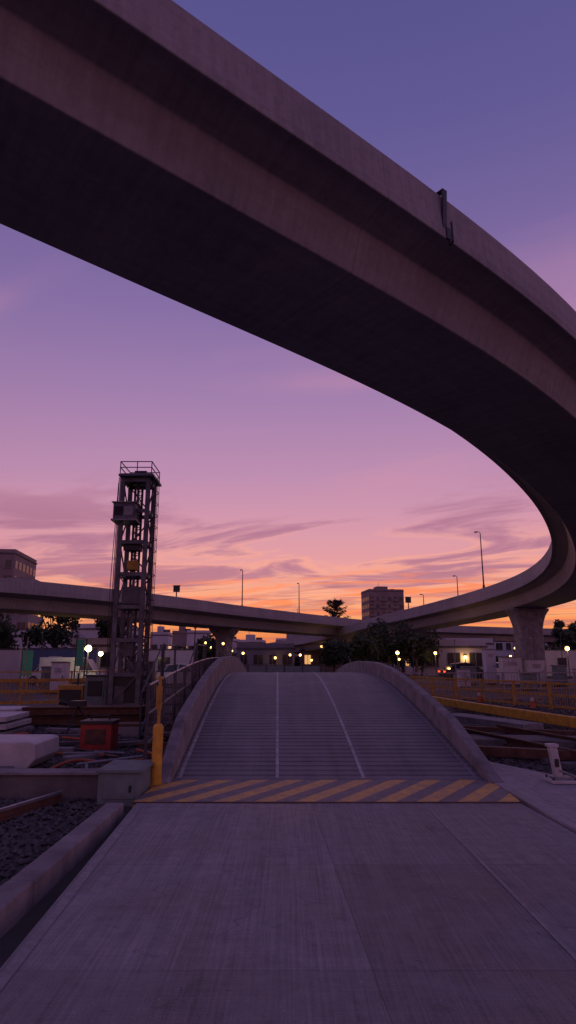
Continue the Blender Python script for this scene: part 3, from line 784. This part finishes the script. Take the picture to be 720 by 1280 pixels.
# ------------------------------------------------------------------ buildings
def building(name, x, y, w, d, h, k, fl=3.0, bay=2.6, rot=0, lit=.06, roofbits=True, seed=0, balc=False):
    rn = random.Random(seed); e = empty(name)
    def T(o): o.location = (x, y, 0); o.rotation_euler = (0, 0, rot)
    b = B(); b.bb(-w/2, w/2, -d/2, d/2, G-.1, h, k); b.bb(-w/2-.15, w/2+.15, -d/2-.15, d/2+.15, h, h+.25, 'conc_d')
    b.bb(-w/2, w/2, -d/2, -d/2+.2, h+.25, h+.9, k); b.bb(-w/2, w/2, d/2-.2, d/2, h+.25, h+.9, k); b.bb(-w/2, -w/2+.2, -d/2+.2, d/2-.2, h+.25, h+.9, k); b.bb(w/2-.2, w/2, -d/2+.2, d/2-.2, h+.25, h+.9, k)
    if roofbits:
        b.bb(-w*.2, w*.12, -d*.2, d*.2, h+.25, h+2.4, k); b.cyl((w*.3, 0, h+.25), (w*.3, 0, h+1.6), .9, .9, 'conc_d', 12)
        b.cyl((-w*.1, 0, h+2.4), (-w*.1, 0, h+4.5), .08, .04, 'steel', 5)
    o = b.make('walls', e); T(o)
    b = B(); nf = max(1, int((h-.5)/fl)); nb = max(1, int(w/bay)); nd = max(1, int(d/bay))
    for i in range(nf):
        z = .9+i*fl
        if z+1.5 > h: break
        for j in range(nb):
            cx = -w/2+w*(j+.5)/nb; kk = 'winlit' if rn.random() < lit else 'glass'
            ww = rn.choice((.72, .72, .5))
            b.bb(cx-ww, cx+ww, -d/2-.05, -d/2+.02, z, z+1.45, kk); b.bb(cx-ww-.12, cx+ww+.12, -d/2-.16, -d/2-.003, z-.12, z-.004, 'conc')
            b.bb(cx-.03, cx+.03, -d/2-.08, -d/2-.052, z, z+1.45, 'conc')
            if balc and j % 2 == 0:
                b.bb(cx-1.1, cx+1.1, -d/2-1.1, -d/2-.18, z-.35, z-.2, 'conc'); b.bb(cx-1.1, cx+1.1, -d/2-1.1, -d/2-1.03, z-.2, z+.6, k)
        for sx in (-1, 1):
            for j in range(nd):
                cy = -d/2+d*(j+.5)/nd; kk = 'winlit' if rn.random() < lit else 'glass'
                b.bb(sx*w/2-.03 if sx > 0 else -w/2-.05, sx*w/2+.05 if sx > 0 else -w/2+.03, cy-.7, cy+.7, z, z+1.45, kk)
    o = b.make('windows', e); T(o)
building('apartment_building', 38.8, 265, 14.5, 12, 28.5, 'wall_b', 3.0, 2.4, .15, .02, seed=1, balc=True)
building('apartment_building', -56, 125, 8.6, 14, 20.9, 'wall_b', 2.9, 2.1, .1, .04, False, seed=2)
building('apartment_building', -49.3, 121, 4.2, 10, 15.3, 'wall_a', 2.9, 2.0, .1, .06, False, seed=3)
building('house', -36.5, 100, 9, 8, 4.9, 'wall_w', 2.8, 2.2, .1, .1, False, seed=4)
building('house', -30.0, 102, 5, 8, 6.0, 'wall_w', 2.8, 2.0, -.1, .05, False, seed=5)
building('warehouse', 18.5, 78, 7.5, 8, 2.9, 'wall_w', 2.9, 2.5, .05, .2, False, seed=10)
building('house', 26.5, 100, 7, 8, 3.8, 'wall_w', 2.9, 2.2, .05, .2, False, seed=11)
building('house', 57, 140, 11, 8, 5.5, 'wall_w', 2.9, 2.2, .05, .15, False, seed=12)
building('shop', -3.5, 105, 9, 6, 3.2, 'wall_a', 2.9, 2.2, .0, .0, False, seed=13)
building('shop', 5.6, 112, 7, 6, 3.0, 'wall_b', 2.9, 2.2, .0, .15, False, seed=14)
building('office_building', 72, 230, 22, 12, 9, 'wall_a', 2.9, 2.4, .0, .06, False, seed=16)
building('office_building', 12, 240, 14, 12, 9, 'wall_a', 2.9, 2.4, .0, .06, False, seed=26)
building('house', -20, 70, 5, 5, 2.9, 'wall_w', 2.8, 2.2, .1, .1, False, seed=17)
rb = random.Random(31)
a = -.40; i = 0
while a < .02:
    y = rb.uniform(135, 215); wv_ = rb.uniform(4, 8.5)
    h = rb.uniform(.022, .047)*y+1.6
    building('office_building', a*y, y, wv_, 8, h, rb.choice(['wall_a', 'wall_b', 'wall_w', 'wall_w']), 2.9, 2.0, rb.uniform(-.2, .2), .14, rb.random() < .35, seed=100+i)
    a += (wv_/y)*rb.uniform(.8, 1.35); i += 1
for (a, y, w_, h) in ((.07, 180, 8, 7.5), (.24, 170, 9, 6.5), (.31, 150, 8, 7.2), (.37, 190, 12, 8.5), (.43, 160, 8, 6.5)):
    building('office_building', a*y, y, w_, 8, h, rb.choice(['wall_a', 'wall_b', 'wall_w']), 2.9, 2.0, rb.uniform(-.2, .2), .14, False, seed=200+int(y))

# ------------------------------------------------------------------ vehicles
def car(x, y, rot, k, z=G):
    b = B(); W = .86
    body = [(-2.15, .28), (-2.2, .6), (-2.1, .85), (-1.5, .93), (1.0, .95), (1.9, .82), (2.15, .62), (2.15, .28)]
    cab = [(-1.75, .92), (-1.2, 1.38), (-.3, 1.46), (.45, 1.40), (1.15, .94)]
    cs, sn = math.cos(rot), math.sin(rot)
    def tr(px, py, pz): return (x+px*cs-py*sn, y+px*sn+py*cs, z+pz)
    def ext(prof, w0, w1, kk):
        n = len(prof)
        vs = [tr(p[0], -(w1 if p[1] > .95 else w0), p[1]) for p in prof]+[tr(p[0], (w1 if p[1] > .95 else w0), p[1]) for p in prof]
        b.add(vs, [tuple(range(n)), tuple(range(n, 2*n))[::-1]]+[(i, n+i, n+(i+1) % n, (i+1) % n) for i in range(n)], kk)
    ext(body, W, W, k); ext(cab, W-.06, W-.2, 'glass')
    roof = [(-1.15, 1.39), (-.3, 1.48), (.42, 1.42), (.38, 1.36), (-.3, 1.42), (-1.1, 1.34)]
    ext(roof, W-.18, W-.18, k)
    for px in (-.35, -1.3, .62):
        for s_ in (-1, 1): b.beam(tr(px, s_*(W-.07), .93), tr(px*.7, s_*(W-.2), 1.42), .05, .05, k)
    for px in (-1.35, 1.35):
        for s_ in (-1, 1):
            b.cyl(tr(px, s_*(W-.2), .32), tr(px, s_*(W+.01), .32), .32, .32, 'tyre', 18); b.cyl(tr(px, s_*(W+.01), .32), tr(px, s_*(W+.02), .32), .19, .18, 'galv', 12)
    for s_ in (-.62, .62):
        b.box(tr(-2.17, s_, .72), (.08, .3, .12), 'tail', rot); b.box(tr(2.1, s_, .66), (.1, .32, .12), 'white', rot)
    b.make('parked_car', bevel=.02)
car(15.6, 58, .15, 'carpaint'); car(21.5, 66, .1, 'carwhite'); car(-10.2, 64, .2, 'carwhite'); car(-16.5, 47, .1, 'carwhite'); car(28, 70, 0, 'carpaint'); car(-7.0, 44, .1, 'carwhite')
b = B(); x, y = -13.8, 41.5
b.bb(x-1.6, x+.9, y-.8, y+.8, .3, 1.75, 'carwhite'); b.bb(x+.92, x+1.9, y-.78, y+.78, .3, .95, 'carwhite')
b.add([(x+.92, y-.76, .96), (x+1.75, y-.76, .96), (x+1.25, y-.7, 1.65), (x+.92, y-.7, 1.65), (x+.92, y+.76, .96), (x+1.75, y+.76, .96), (x+1.25, y+.7, 1.65), (x+.92, y+.7, 1.65)],
      [(0, 1, 2, 3), (7, 6, 5, 4), (1, 5, 6, 2), (2, 6, 7, 3)], 'glass')
for px in (-1.0, 1.2):
    for s_ in (-.8, .8): b.cyl((x+px, y+s_-.1, .2), (x+px, y+s_+.1, .2), .33, .33, 'tyre', 14)
b.make('van', bevel=.03)

# ------------------------------------------------------------------ lit lamps
def lit_lamp(x, y, h, k='lamp', r=.13, energy=60, col=(1, .6, .25)):
    e = empty('street_lamp'); b = B()
    b.cyl((x, y, G), (x, y, h-.1), .05, .035, 'steel', 8); b.cyl((x, y, G), (x, y, G+.3), .1, .08, 'steel', 8); b.cyl((x, y, h+r), (x, y, h+r+.08), .2, .05, 'steel', 10)
    b.make('post', e)
    bpy.ops.mesh.primitive_uv_sphere_add(radius=r, location=(x, y, h), segments=14, ring_count=8); o = bpy.context.object
    o.name = 'bulb'; o.data.materials.append(MAT[k]); o.parent = e
    if energy:
        l = bpy.data.lights.new('lamp_light', 'POINT'); l.energy = energy; l.color = col; l.shadow_soft_size = r*1.3
        lo = bpy.data.objects.new('lamp_light', l); lo.location = (x, y-.35, h-.1); scene.collection.objects.link(lo); lo.parent = e
lit_lamp(-11.9, 39, 2.25, 'lampw', .19, 80, (1, .8, .4)); lit_lamp(-11.2, 39.2, 1.95, 'lampw', .13, 0)
for (x, y, h, r, en) in ((5.0, 88, 2.0, .20, 40), (7.2, 92, 2.3, .17, 0), (9.6, 57.5, 2.2, .15, 50), (13.6, 60.5, 2.2, .13, 50), (16.3, 76.5, 2.6, .17, 40), (25.6, 60, 2.6, .19, 70), (-9.5, 88, 2.1, .15, 0),
                  (1.6, 86, 2.2, .15, 0), (20, 74, 1.9, .15, 40), (-22, 62, 2.4, .15, 40)):
    lit_lamp(x, y, h, 'lamp', r, en, (1, .55, .18))
rl_ = random.Random(12)
for i in range(44):
    a = rl_.uniform(-.43, .43); y = rl_.uniform(60, 125); lit_lamp(a*y, y, rl_.uniform(1.2, 3.8), 'lamp', rl_.uniform(.10, .18)*y/100, 0)
b = B(); b.bb(-2.3, 1.9, 37.5, 37.56, .2, 1.25, 'greybox')
for i in range(5): b.bb(-2.3+i*1.03, -2.24+i*1.03, 37.44, 37.49, G, 1.35, 'steel')
b.make('site_hoarding')

# ------------------------------------------------------------------ world
w = bpy.data.worlds.new('World'); scene.world = w; w.use_nodes = True
w.cycles.sampling_method = 'MANUAL'; w.cycles.sample_map_resolution = 256
nt = w.node_tree; nt.nodes.clear()
out = nt.nodes.new('ShaderNodeOutputWorld'); bg = nt.nodes.new('ShaderNodeBackground')
tc = nt.nodes.new('ShaderNodeTexCoord').outputs['Generated']
nrm = nt.nodes.new('ShaderNodeVectorMath'); nrm.operation = 'NORMALIZE'; nt.links.new(tc, nrm.inputs[0])
sp = nt.nodes.new('ShaderNodeSeparateXYZ'); nt.links.new(nrm.outputs[0], sp.inputs[0])
X, Y, Z = sp.outputs
def ramp(stops, fac):
    r = nt.nodes.new('ShaderNodeValToRGB'); nt.links.new(fac, r.inputs[0]); r.color_ramp.interpolation = 'LINEAR'
    el = r.color_ramp.elements
    while len(el) < len(stops): el.new(.5)
    for e_, (p_, c_) in zip(el, stops):
        e_.position = p_; e_.color = (*s2l(c_), 1)
    return r.outputs[0]
front = ramp([(0, (176, 92, 78)), (.03, (224, 124, 80)), (.062, (253, 168, 102)), (.095, (247, 166, 128)), (.14, (230, 158, 158)), (.2, (212, 151, 171)), (.274, (190, 141, 176)),
              (.39, (162, 127, 173)), (.5, (137, 112, 166)), (.67, (103, 92, 150)), (.78, (87, 81, 140)), (1, (66, 66, 122))], Z)
side = ramp([(0, (125, 76, 92)), (.05, (190, 112, 112)), (.12, (196, 130, 148)), (.25, (165, 122, 158)), (.45, (130, 106, 158)), (.7, (94, 87, 147)), (1, (66, 66, 122))], Z)
az = math_n(nt, 'MULTIPLY_ADD', X, .12, Y)
ff = maprange(nt, az, .45, .985, 0, 1, True)
sky = mixc(nt, ff, side, front)
den = math_n(nt, 'ADD', math_n(nt, 'MAXIMUM', Z, 0), .08)
cx = math_n(nt, 'DIVIDE', X, den); cy = math_n(nt, 'DIVIDE', Y, den)
cb = nt.nodes.new('ShaderNodeCombineXYZ'); nt.links.new(cx, cb.inputs[0]); nt.links.new(cy, cb.inputs[1])
mp = nt.nodes.new('ShaderNodeMapping'); mp.inputs['Rotation'].default_value = (0, 0, .35); mp.inputs['Location'].default_value = (3.1, 1.7, 0); nt.links.new(cb.outputs[0], mp.inputs[0])
cv = mp.outputs[0]
n1 = noise(nt, cv, 1.15, 6, .58, .8, (.65, 1.2, 1)); n2 = noise(nt, cv, 2.1, 6, .62, .9, (.5, 1.4, 1)); n3 = noise(nt, cv, .7, 5, .55, .5, (.5, 1.4, 1))
def band(a, b, c, d):
    return math_n(nt, 'MULTIPLY', maprange(nt, Z, a, b, 0, 1, True), maprange(nt, Z, c, d, 1, 0, True))
m3 = math_n(nt, 'MULTIPLY', math_n(nt, 'MULTIPLY', maprange(nt, n3, .47, .66, 0, 1, True), band(.14, .20, .42, .65)), .5)
sky = mixc(nt, m3, sky, s2l((208, 146, 170)))
m1 = math_n(nt, 'MULTIPLY', math_n(nt, 'MULTIPLY', maprange(nt, n1, .45, .60, 0, 1, True), band(.05, .10, .19, .30)), .78)
sky = mixc(nt, m1, sky, s2l((168, 110, 140)))
edge = math_n(nt, 'MULTIPLY', maprange(nt, n1, .41, .47, 0, 1, True), maprange(nt, n1, .47, .55, 1, 0, True))
me_ = math_n(nt, 'MULTIPLY', math_n(nt, 'MULTIPLY', edge, band(.05, .08, .15, .22)), .5)
me_ = math_n(nt, 'MULTIPLY', me_, maprange(nt, az, .86, .99, .15, 1))
sky = mixc(nt, me_, sky, s2l((252, 172, 146)))
m2 = math_n(nt, 'MULTIPLY', math_n(nt, 'MULTIPLY', maprange(nt, n2, .47, .6, 0, 1, True), band(.035, .06, .10, .155)), .88)
m2 = math_n(nt, 'MULTIPLY', m2, maprange(nt, az, .89, .99, .05, 1))
sky = mixc(nt, m2, sky, s2l((255, 138, 92)))
n4 = noise(nt, cv, 1.6, 6, .62, .6, (.45, 1.8, 1))
m4 = math_n(nt, 'MULTIPLY', math_n(nt, 'MULTIPLY', maprange(nt, n4, .49, .62, 0, 1, True), band(.015, .04, .10, .14)), .58)
sky = mixc(nt, m4, sky, s2l((174, 98, 110)))
nish = nt.nodes.new('ShaderNodeTexSky'); nish.sky_type = 'NISHITA'; nish.sun_disc = False
nish.sun_elevation = R(1.0); nish.sun_rotation = R(0)
nm = nt.nodes.new('ShaderNodeVectorMath'); nm.operation = 'SCALE'; nm.inputs['Scale'].default_value = .004; nt.links.new(nish.outputs[0], nm.inputs[0])
sky = mixc(nt, 1.0, sky, nm.outputs[0], 'ADD')
nt.links.new(sky, bg.inputs[0]); bg.inputs[1].default_value = 1.0
nt.links.new(bg.outputs[0], out.inputs[0])

sun = bpy.data.lights.new('sun', 'SUN'); sun.energy = .08; sun.angle = R(8); sun.color = (1, .62, .4)
so = bpy.data.objects.new('sun', sun)
so.rotation_euler = Vector((0, -1, -.03)).to_track_quat('-Z', 'Y').to_euler(); scene.collection.objects.link(so)

# ------------------------------------------------------------------ camera
cam = bpy.data.cameras.new('camera'); cam.sensor_fit = 'VERTICAL'; cam.sensor_height = 36; cam.sensor_width = 36; cam.lens = 22.5
cam.clip_end = 6000; cam.clip_start = .05
co = bpy.data.objects.new('camera', cam); co.location = (0, 0, 1.6); co.rotation_euler = (R(103), 0, 0); scene.collection.objects.link(co)
scene.camera = co
scene.view_settings.view_transform = 'Standard'; scene.view_settings.look = 'None'; scene.view_settings.exposure = 0
